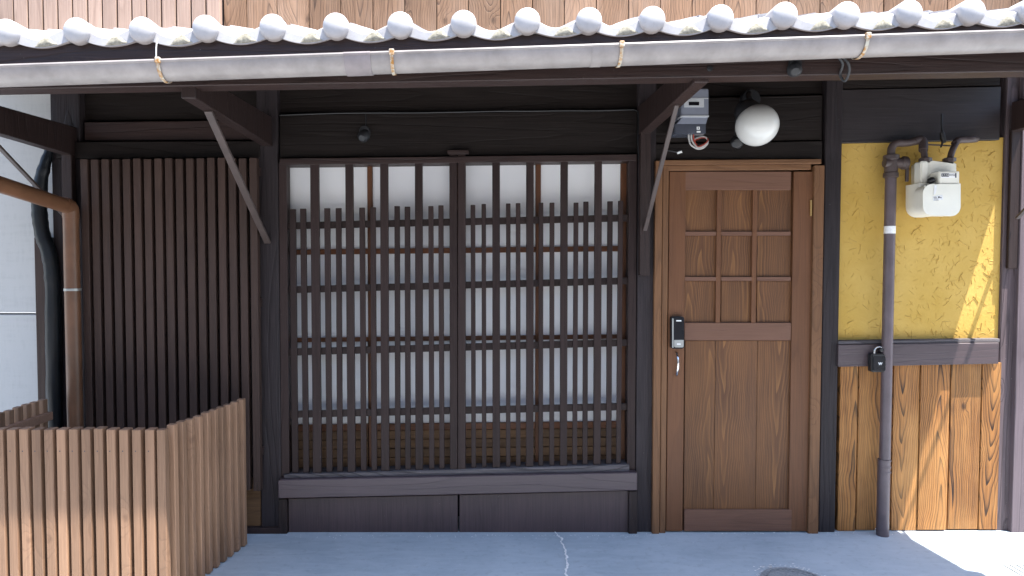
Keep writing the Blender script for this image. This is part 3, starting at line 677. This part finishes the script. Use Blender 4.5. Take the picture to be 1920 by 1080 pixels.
for i, p in enumerate((305, 737, 1162, 1616, 2060, -110)):
    x = gx(p); h = mk('hanger', trough(x - .006, x + .006, 0.0615, 0.0635, 0.002, bead=False), M['strap'], gut, smooth=True, label='rusty white strap holding the gutter')
    ptop = Vector((x, -0.992, gz(x) + 0.02)); mk('hanger_tail', boxw(x-.006, x+.006, -0.987-0.002-0.006, -0.987-0.002, gz(x)-0.02, ze(x)-0.06), M['strap'], h)
    mk('hanger_clip', boxw(x-.009, x+.009, -1.1165, -1.101, gz(x)-.010, gz(x)+.010, 0.002), M['strap'], h)
    if i == 0: tube('wire_end', smooth_path([(x-.004,-1.112,gz(x)+.008),(x-.002,-1.115,gz(x)+.04),(x+.001,-1.112,gz(x)+.075)], 3), 0.0022, M['white'], h, 6)

# ------------------------------------------------------------------ left edge: neighbour, downpipe, wrapped hose
nb = thing('neighbour_house', 'white rendered wall of the neighbouring house at the left edge', 'house', (-2.9, 0.06, 0))
def nslab(name, x0, x1, yt, yb, Yf, Yb, mat, **k): return slab(name, x0, x1, yt, yb, Yf, Yb, mat, nb, **k)
nslab('wall_panel', -420, 134, None, 586, 0.06, 0.2, M['render'], z1=4.4, bev=0.003)
nslab('wall_panel', -420, 134, 590, None, 0.06, 0.2, M['render'], z0=0.0, bev=0.003)
nslab('trim_board', 70, 104, 445, None, 0.03, 0.058, M['screen'], z0=0.0)
nslab('soffit_board', -420, 134, 40, 168, 0.02, 0.058, M['render'], bev=0.004)
dpz = thing('downpipe', 'brown plastic downpipe with a sloping arm beside the slatted screen', 'pipe', (-2.11, -0.12, 0))
xd = at(137, 600, -0.13).x; zel = zt(392, -0.13)
tube('pipe', [(xd,-.13,0.0),(xd,-.13,zel-.01)], 0.0365, M['pipe_brown'], dpz, 18)
tube('elbow', smooth_path([(xd,-.13,zel-.045),(xd,-.132,zel-.005),(xd,-.15,zel+.012),(xd,-.19,zel+.02)], 4), 0.0385, M['pipe_brown'], dpz, 18)
tube('sloping_pipe', [(xd,-.16,zel+.012),(xd-.01,-1.02,zel+.115)], 0.0365, M['pipe_brown'], dpz, 18)
tube('drop_pipe', [(xd-.01,-1.02,zel+.09),(xd-.01,-1.04,gz(xd)-.06)], 0.034, M['pipe_brown'], dpz, 16)
zc_ = zt(543, -.13); bm = bmesh.new(); bm_tube(bm, [(xd,-.13,zc_-.006),(xd,-.13,zc_+.006)], 0.0395, 18); mk('clamp', bm, M['lock_grey'], dpz, smooth=True, label='grey wire clamp around the downpipe')
hose = [at(92,283,-.02), at(84,310,-.03), at(76,345,-.035), at(74,395,-.035), at(80,440,-.035), at(92,475,-.035), at(98,520,-.035), at(100,600,-.035), at(101,720,-.035), at(103,860,-.035), at(103,994,-.035)]
pth = smooth_path(hose, 6)
tag(tube('wrapped_hose', pth, [0.020 + 0.016*min(1, i/14) + random.uniform(-.002,.002) for i in range(len(pth))], M['wrap'], None, 12), 'thick hose wrapped in shiny black film hanging behind the downpipe', 'hose')

# ------------------------------------------------------------------ right edge: neighbour
nr = thing('neighbour_house', 'lilac grey boarded wall of the neighbouring house at the right edge', 'house', (3.2, 0.0, 0))
for i in range(6):
    a = 1906.5 + i * 62
    slab('board', a, a + 61, None, None, -0.012 - 0.002 * (i % 2), 0.1, M['violet'], nr, z0=0.0, z1=4.4)

# ------------------------------------------------------------------ gas riser, meter and key box
gas = thing('gas_pipe', 'purple brown gas riser pipe with valve in front of the yellow wall', 'pipe', (2.06, -0.045, 0))
xg = at(1663.5, 650, -0.045).x; zg = zt(300, -.045)
tube('riser', [(xg,-.045,0.0),(xg,-.045,zg)], 0.0265, M['gas_pipe'], gas, 20)
zj = zt(862, -.045)
tube('lower_sleeve', [(xg-.004,-.045,0.0),(xg-.004,-.045,zj)], 0.0300, M['gas_pipe'], gas, 20)
for k in (0, 12, 22): tube('joint_ring', [(xg-.002,-.045,zj - k*.0028 - .004),(xg-.002,-.045,zj - k*.0028 + .003)], 0.0320, M['gas_pipe'], gas, 20)
def ring_prof(*p): return list(p)
lathe('valve_body', [(0.028,-.06),(0.036,-.055),(0.036,-.035),(0.031,-.03),(0.033,0.0),(0.031,.03),(0.038,.036),(0.038,.056),(0.028,.06)], (xg,-.045,zt(312,-.045)), (0,0,1), M['gas_fit'], gas, 16)
lathe('valve_cap', [(0.0,-.052),(0.022,-.05),(0.026,-.04),(0.026,.036),(0.034,.044),(0.034,.062),(0.025,.07),(0.0,.072)], (xg+.012,-.05,zt(306,-.045)), (1,0,0), M['gas_fit'], gas, 14)
mk('valve_lever', boxw(xg+.068, xg+.082, -.066, -.050, zt(341,-.05), zt(300,-.05), 0.003), M['gas_fit'], gas, label='valve lever hanging down')
def run(name, pts, r, k=5): tube(name, smooth_path(pts, k), r, M['gas_fit'], gas, 14)
e = -.05
run('cross_pipe', [(xg,-.045,zt(296,e)),(xg,-.046,zt(279,e)),at(1680,269,e),at(1700,268,e),at(1722,264,e)], 0.019)
run('elbow', [at(1714,265,e),at(1726,262,e),at(1731,268,e-.01),at(1731,282,e-.03)], 0.021)
run('meter_inlet', [at(1731,272,e-.02),at(1733,290,e-.04),at(1735,304,e-.05)], 0.015)
lathe('union_nut', [(0.020,-.012),(0.030,-.008),(0.030,.008),(0.020,.012)], at(1735,300,e-.05), (0,0,1), M['gas_fit'], gas, 8, smooth=False)
run('meter_outlet', [at(1781,304,e-.05),at(1783,290,e-.04),at(1788,277,e-.03),at(1794,266,e)], 0.015)
run('outlet_pipe', [at(1790,270,e-.01),at(1797,263,e),at(1810,262,e),at(1824,261,e),at(1829,261,-.02)], 0.018)
lathe('union_nut', [(0.020,-.012),(0.030,-.008),(0.030,.008),(0.020,.012)], at(1780,300,e-.05), (0,0,1), M['gas_fit'], gas, 8, smooth=False)
tube('tie_rod', [at(1740,271,-.05),at(1790,274,-.05)], 0.004, M['gas_fit'], gas, 8)
bm = bmesh.new(); bm_tube(bm, [(xg,-.045,zt(438,-.05)),(xg,-.045,zt(424,-.05))], 0.0272, 20); mk('sticker', bm, M['fabric_white'], gas, smooth=True, label='white sticker round the pipe')

gm = thing('gas_meter', 'cream white gas meter hanging on the yellow wall', 'meter', at(1752, 404, -.09))
Y0 = -0.10
prism('back_shell', [(1732,307),(1735,303),(1743,302),(1746,304),(1790,304),(1795,307),(1795,352),(1732,352)], Y0-.02, -0.02, M['white_metal'], gm, bev=0.008)
prism('left_tank', rrect(1724,343,1775,405,20,7,(0,0,1,1)), Y0-.035, -0.025, M['white_metal'], gm, bev=0.012, seg=3)
prism('front_cover', rrect(1730.5,345,1800,404,17,7,(1,0,1,1)), Y0-.085, Y0-.02, M['white_metal'], gm, bev=0.012, seg=3)
prism('cover_flange', rrect(1729,344,1801.3,405.3,18,7,(1,0,1,1)), Y0-.052, Y0-.046, M['white_metal'], gm, bev=0.001)
prism('top_column', rrect(1727,301.5,1741,344,4,4), Y0-.032, Y0+.02, M['white_metal'], gm, bev=0.006)
prism('index_box', rrect(1761,321,1799.5,345.5,2,3), Y0-.080, Y0, M['white_metal'], gm, bev=0.004)
prism('index_window', rrect(1764.5,324.5,1794,333.5,0.5,2), Y0-.0815, Y0-.079, M['white'], gm, bev=0)
yw = Y0 - .0828
for k in range(4): prism('index_wheel', rrect(1765.6+k*3.5, 325.4, 1768.7+k*3.5, 331.3, 0.3, 1), yw, Y0-.081, M['ink'], gm, bev=0)
for k, ch in enumerate('3770'): text('digit', ch, 0.013, at(1767.2+k*3.5, 328.4, yw-.0008), M['white'], gm)
for k, ch in enumerate('888'): text('digit', ch, 0.012, at(1781.2+k*3.8, 328.6, yw-.0008), M['ink'], gm)
prism('index_mark', rrect(1791.3,324.8,1793.4,333.2,0.3,1), yw, Y0-.081, M['ink'], gm, bev=0)
lathe('reset_plug', [(0.0,-.016),(0.012,-.015),(0.015,-.010),(0.015,.006),(0.011,.014),(0.0,.016)], at(1746.5,338,Y0-.055), (0.75,-.35,.45), M['black'], gm, 14)
prism('paper_label', [(1749,368),(1767,365),(1769,374),(1750,377)], Y0-.0862, Y0-.0845, M['fabric_white'], gm, bev=0)
for k, (x0,y0,x1,y1) in enumerate(((1750.5,369.2,1757,370.4),(1759,368.2,1762,371.5),(1751,372.4,1758,373.4),(1763.5,369.5,1765.3,371.8),(1751,375,1760,375.7))):
    prism('label_print', rrect(x0,y0,x1,y1,0.2,1), Y0-.0868, Y0-.0860, M['ink'], gm, bev=0)
prism('cable_tie', [(1752,347),(1757,347),(1756,356),(1754,364),(1750.5,365),(1751.5,356)], Y0-.0875, Y0-.0848, M['fabric_white'], gm, bev=0)
for y0, y1 in ((357,368),(371,376),(379,383)): prism('side_print', rrect(1726.5,y0,1729.3,y1,0.3,1), Y0-.0362, Y0-.034, M['ink'], gm, bev=0)
for x, y in ((1734,349),(1796,350),(1735,395),(1792,394),(1757,402)): lathe('screw', [(0.0,-.002),(0.003,-.002),(0.0032,.002)], at(x,y,Y0-.081), (0,1,0), M['white_metal'], gm, 8)

kb = thing('key_box', 'black key box padlock hanging behind the gas pipe', 'padlock', at(1648, 698, -.05))
prism('body', rrect(1634.5,664,1663,698,3.5,4), -0.062, -0.026, M['black'], kb, bev=0.005)
prism('face_plate', rrect(1637.5,668,1660.5,695.5,2.5,4), -0.0645, -0.060, M['lock_black'], kb, bev=0.001)
tube('shackle', smooth_path([at(1639.5,669,-.042),at(1639.7,657,-.042),at(1643,652,-.042),at(1648.5,650.5,-.042),at(1654,652,-.042),at(1657,657,-.042),at(1657.2,669,-.042)], 5), 0.0048, M['chrome'], kb, 10)
text('emblem', 'w', 0.030, at(1650.5,681,-.0652), M['white'], kb)
lathe('hook', [(0.006,0.03),(0.006,-.022),(0.010,-.026),(0.0,-.028)], at(1648,655,-.03), (0,1,0), M['black'], kb, 10)

# ------------------------------------------------------------------ electricity meter, lamp, small fittings under the eave
em = thing('electricity_meter', 'grey electricity meter with loose wires above the door', 'meter', at(1298, 250, -.02))
prism('meter_case', rrect(1277,166,1329,219,3,4), -0.115, 0.01, M['meter_grey'], em, bev=0.005)
prism('meter_hood', [(1279,219),(1328,219),(1324,232),(1269,232)], -0.105, 0.01, M['meter_grey'], em, bev=0.003)
prism('terminal_cover', rrect(1265,232,1324,250.5,2,3), -0.100, 0.01, M['meter_dark'], em, bev=0.004)
prism('case_band', rrect(1276.5,216.5,1329.5,219,0.6,2), -0.1185, -0.05, M['meter_plate'], em, bev=0)
prism('case_band', rrect(1295,183.5,1328,185.2,0.4,2), -0.1185, -0.10, M['meter_plate'], em, bev=0)
prism('face_plate', rrect(1283,185.5,1320,201,0.8,2), -0.1185, -0.112, M['meter_plate'], em, bev=0)
prism('display', rrect(1291.5,191,1311,197.5,0.5,2), -0.1200, -0.117, M['lock_black'], em, bev=0)
prism('sticker', rrect(1306.5,237.5,1312.2,243,0.3,1), -0.1020, -0.099, M['white'], em, bev=0); prism('sticker_print', rrect(1308.3,239,1310.2,241.3,0.2,1), -0.1026, -0.1015, M['ink'], em, bev=0)
prism('sticker', rrect(1306.5,245.5,1313.5,248.5,0.3,1), -0.1020, -0.099, M['white'], em, bev=0)
for k, (x0, mat, dx) in enumerate(((1291,'grey_wire',0),(1296,'grey_wire',2),(1300,'red_wire',1))):
    w_ = [at(x0,248,-.06), at(x0+1,262,-.06), at(x0+5+dx,272,-.065), at(1308+dx,279-2*k,-.07), at(1319,277-3*k,-.07), at(1327,268-2*k,-.06), at(1325,259,-.05), at(1316,256+k,-.04), at(1304,260+k,-.01), at(1300,262,.02)]
    tube('wire', smooth_path(w_, 5), 0.0042 if k != 2 else 0.0038, M[mat], em, 8)
lc = thing('loose_cable', 'thin loose cable with white connector beside the door head', 'cable', at(1262, 285, 0.0))
tube('lead', smooth_path([at(1236,280,.01), at(1248,281.5,-.01), at(1262,284,-.02), at(1271,286,-.02)], 5), 0.003, M['black'], lc, 8)
prism('connector', [(1270,285),(1278,282.5),(1279.5,286),(1271.5,288.5)], -0.028, -0.016, M['white'], lc, bev=0.001)

lamp = thing('globe_lamp', 'round white glass lamp on a black holder above the door', 'lamp', at(1405, 190, 0.0))
lcn = at(1419.5, 235, -0.17); rg = 38.8 / F * 3.33; axd = Vector((-0.38, 0.42, 0.82)).normalized()
prof = [(0.0, -rg*0.98)] + [(rg*math.sin(math.pi*k/22), -rg*0.98*math.cos(math.pi*k/22)) for k in range(1, 18)] + [(rg*.60, rg*.80), (rg*.60, rg*.86)]
lathe('globe', prof, lcn, axd, M['opal'], lamp, 36, label='white opal glass globe')
lathe('holder', [(0.0,.145),(rg*.35,.14),(rg*.55,.12),(rg*.66,.085),(rg*.66,rg*.74),(0.0,rg*.74)], lcn, axd, M['black'], lamp, 24)
tube('arm', smooth_path([at(1409,195,-.12), at(1404,183,-.10), at(1404,176,-.05), at(1405,176,.012)], 5), 0.014, M['black'], lamp, 10)
lathe('wall_plate', [(0.0,-.02),(0.045,-.02),(0.05,-.012),(0.05,.008)], at(1406,186,.002), (0,1,0), M['black'], lamp, 20)
sens = lathe('motion_sensor', [(0.0,-.040),(0.018,-.038),(0.028,-.026),(0.030,0.0),(0.030,.03),(0.022,.04),(0.0,.042)], at(1381,267,-.07), (-0.25,-1,-.35), M['black'], lamp, 18)
tube('sensor_arm', smooth_path([at(1398,205,-.05), at(1384,235,-.045), at(1379,262,-.05)], 5), 0.011, M['black'], lamp, 10)
lathe('sensor_lens', [(0.0,-.005),(0.012,-.004),(0.014,.002)], at(1377,271,-.112), (-0.25,-1,-.35), M['rubber'], lamp, 14)

def small_fixture(px_, py_, Y, s, label, tail):
    t = thing('small_spotlight', label, 'spotlight', at(px_, py_, Y), 'small dark fixtures under the eave')
    c = at(px_, py_, Y)
    lathe('base', [(0.0,.0),(0.020*s,-.002),(0.022*s,.006),(0.022*s,.02)], c + Vector((0,-.004,.012*s)), (0,1,0), M['black'], t, 16)
    lathe('lamp_head', [(0.0,-.045*s),(0.020*s,-.044*s),(0.024*s,-.03*s),(0.022*s,.0),(0.012*s,.012*s),(0.0,.013*s)], c + Vector((-.006*s,-.012,-.012*s)), (-.2,-.75,-.5), M['rubber'], t, 16)
    lathe('lens', [(0.0,-.0472*s),(0.015*s,-.047*s),(0.0155*s,-.0435*s)], c + Vector((-.006*s,-.012,-.012*s)), (-.2,-.75,-.5), M['meter_dark'], t, 14)
    if tail: tube('lead', smooth_path([c + Vector((.004,0,.02)), c + Vector((.006,.002,.06)), c + Vector((.004,.004,.105))], 4), 0.003, M['black'], t, 6)
small_fixture(684, 252, 0.008, 1.35, 'small dark spotlight on the beam above the lattice window', True)
small_fixture(1491, 127, -0.952, 1.2, 'small dark spotlight on the purlin right of the globe lamp', False)
lathe('knot', [(0.0,-.004),(0.010,-.003),(0.013,.004)], at(1331, 128, -.951), (0,1,0), M['black'], house, 14)

cab = [at(1577,104,-1.0), at(1590,118,-1.0), at(1592,135,-.98), at(1584,152,-.96), at(1575,140,-.95), at(1580,120,-.97), at(1572,106,-.99), at(1578,104,-1.0)]
cc = thing('hanging_cable', 'loop of black cable hanging from the gutter at the right', 'cable', cab[0])
tube('cable', smooth_path(cab, 6), 0.0048, M['rubber'], cc, 8)
run_ = [at(524,216,.0)] + [at(x, 214 - (x-524)*0.0118 + random.uniform(-.7,.7), .005) for x in range(580, 1190, 60)] + [at(1190,206,.0), at(1196,210,-.012), at(1197,225,-.012), at(1196,262,-.012), at(1198,300,-.012)]
tag(tube('wall_cable', smooth_path(run_, 4), 0.0032, M['black'], None, 6), 'thin black cable running along the dark beam above the lattice', 'cable')
hk = thing('pipe_hook', 'black iron hook on the dark beam above the gas meter', 'hook', at(1766, 215, -.03))
tube('stem', smooth_path([at(1766,214,-.032), at(1766,240,-.035), at(1768,255,-.045), at(1767,268,-.05), at(1764,276,-.05)], 4), 0.005, M['black'], hk, 8)
lathe('grip', [(0.0,-.03),(0.011,-.028),(0.013,0.0),(0.010,.028),(0.0,.03)], at(1768,258,-.045), (-.2,0,1), M['black'], hk, 10)

# ------------------------------------------------------------------ covers let into the ground
mc = ground_at(1465, 1066); R0 = 0.146; mcx, mcy = mc.x, mc.y - R0
mh = thing('manhole_cover', 'small round cast iron cover in the concrete before the door', 'manhole', (mcx, mcy, 0))
def ringmesh(r0, r1, z0, z1, n=48):
    bm = bmesh.new(); A = []
    for k in range(n):
        a = 2*math.pi*k/n; c, s = math.cos(a), math.sin(a)
        A.append([bm.verts.new((mcx + r*c, mcy + r*s, z)) for r, z in ((r0,z0),(r0,z1),(r1,z1),(r1,z0))])
    for k in range(n):
        p, q = A[k], A[(k+1) % n]
        for i in range(3): bm.faces.new((p[i], q[i], q[i+1], p[i+1]))
    return bm
mk('rim', ringmesh(R0-.012, R0, 0.001, 0.007), M['cast_iron'], mh)
bm = bmesh.new(); bmesh.ops.create_circle(bm, cap_ends=True, radius=R0-.0125, segments=48, matrix=Matrix.Translation((mcx, mcy, 0.0025))); mk('plate', bm, M['cast_iron'], mh)
mk('raised_ring', ringmesh(R0-.034, R0-.028, 0.002, 0.006), M['cast_iron'], mh)
bm = bmesh.new()
for k in range(40):
    a = 2*math.pi*k/40; t = Vector((math.cos(a), math.sin(a), 0)); n = Vector((-t.y, t.x, 0)); c = Vector((mcx, mcy, 0))
    q = [c + t*(R0-.026) + n*.004, c + t*(R0-.015) + n*.004, c + t*(R0-.015) - n*.004, c + t*(R0-.026) - n*.004]
    lo = [bm.verts.new(p + Vector((0,0,.002))) for p in q]; hi = [bm.verts.new(p + Vector((0,0,.0055))) for p in q]
    bm.faces.new(hi)
    for i in range(4): bm.faces.new((lo[i], lo[(i+1)%4], hi[(i+1)%4], hi[i]))
for ix in range(-6, 7):
    for iy in range(-6, 7):
        if math.hypot(ix, iy) * .016 > R0 - .042: continue
        x, y = mcx + ix*.016, mcy + iy*.016
        v = [bm.verts.new((x + dx*.005, y + dy*.005, .0025)) for dx, dy in ((-1,-1),(1,-1),(1,1),(-1,1))] + [bm.verts.new((x, y, .006))]
        for i in range(4): bm.faces.new((v[i], v[(i+1)%4], v[4]))
k_ = mk('tread_studs', bm, M['cast_iron'], mh); k_['kind'] = 'stuff'
bm = bmesh.new(); rs = random.Random(3)
for i in range(75):
    a = rs.uniform(0.12*math.pi, 0.88*math.pi) if i < 55 else rs.uniform(0, 2*math.pi); r = R0 + abs(rs.gauss(0.012, 0.022)) + .004
    c = Vector((mcx + r*math.cos(a), mcy + r*math.sin(a), 0.0035)); s = rs.uniform(.0015, .007)
    vs_ = [bm.verts.new(c + Vector((math.cos(j*1.05 + a)*s*rs.uniform(.5,1.6), math.sin(j*1.05 + a)*s*rs.uniform(.3,.8), 0))) for j in range(6)]
    bm.faces.new(vs_)
ch = mk('mortar_chips', bm, M['crack'], pave); ch['kind'] = 'stuff'
bm = bmesh.new(); rs = random.Random(11)
for i in range(260):
    x = rs.uniform(-1.05, 2.75); y = -0.012 - abs(rs.gauss(0, 0.018)) - (0.03 if -1.1 < x < 0.85 else 0.0)
    if 0.93 < x < 1.75 and rs.random() < 0.6: continue
    s_ = rs.uniform(.0012, .0045); a = rs.uniform(0, 6.28); h = s_ * 0.7
    base_ = [bm.verts.new((x + s_*math.cos(a + k*2.094)*rs.uniform(.6,1.3), y + s_*math.sin(a + k*2.094)*rs.uniform(.6,1.3), 0.0005)) for k in range(3)]
    tp = bm.verts.new((x, y, h)); bm.faces.new(base_)
    for k in range(3): bm.faces.new((base_[k], base_[(k+1) % 3], tp))
gr = mk('grit', bm, M['crack'], pave); gr['kind'] = 'stuff'
dc = ground_at(1868, 1058)
dr = thing('drain_cover', 'ribbed rectangular drain cover in the sunlit concrete at the lower right', 'drain', (dc.x + .1, dc.y - .12, 0))
mk('frame', boxw(dc.x, dc.x + .24, dc.y - .26, dc.y, 0.0005, 0.004, 0.001), M['ground'], dr)
for k in range(7): mk('rib', boxw(dc.x + .015 + k*.031, dc.x + .030 + k*.031, dc.y - .245, dc.y - .015, 0.0045, 0.009, 0.001), M['cast_iron'], dr)
lathe('pebble', [(0.0,-.012),(.008,-.010),(.014,0),(.010,.009),(0,.012)], ground_at(1640, 994) + Vector((0,0,.012)), (0,0,1), M['crack'], None, 10)
tag(bpy.data.objects['pebble'], 'small white pebble at the foot of the gas pipe', 'pebble')
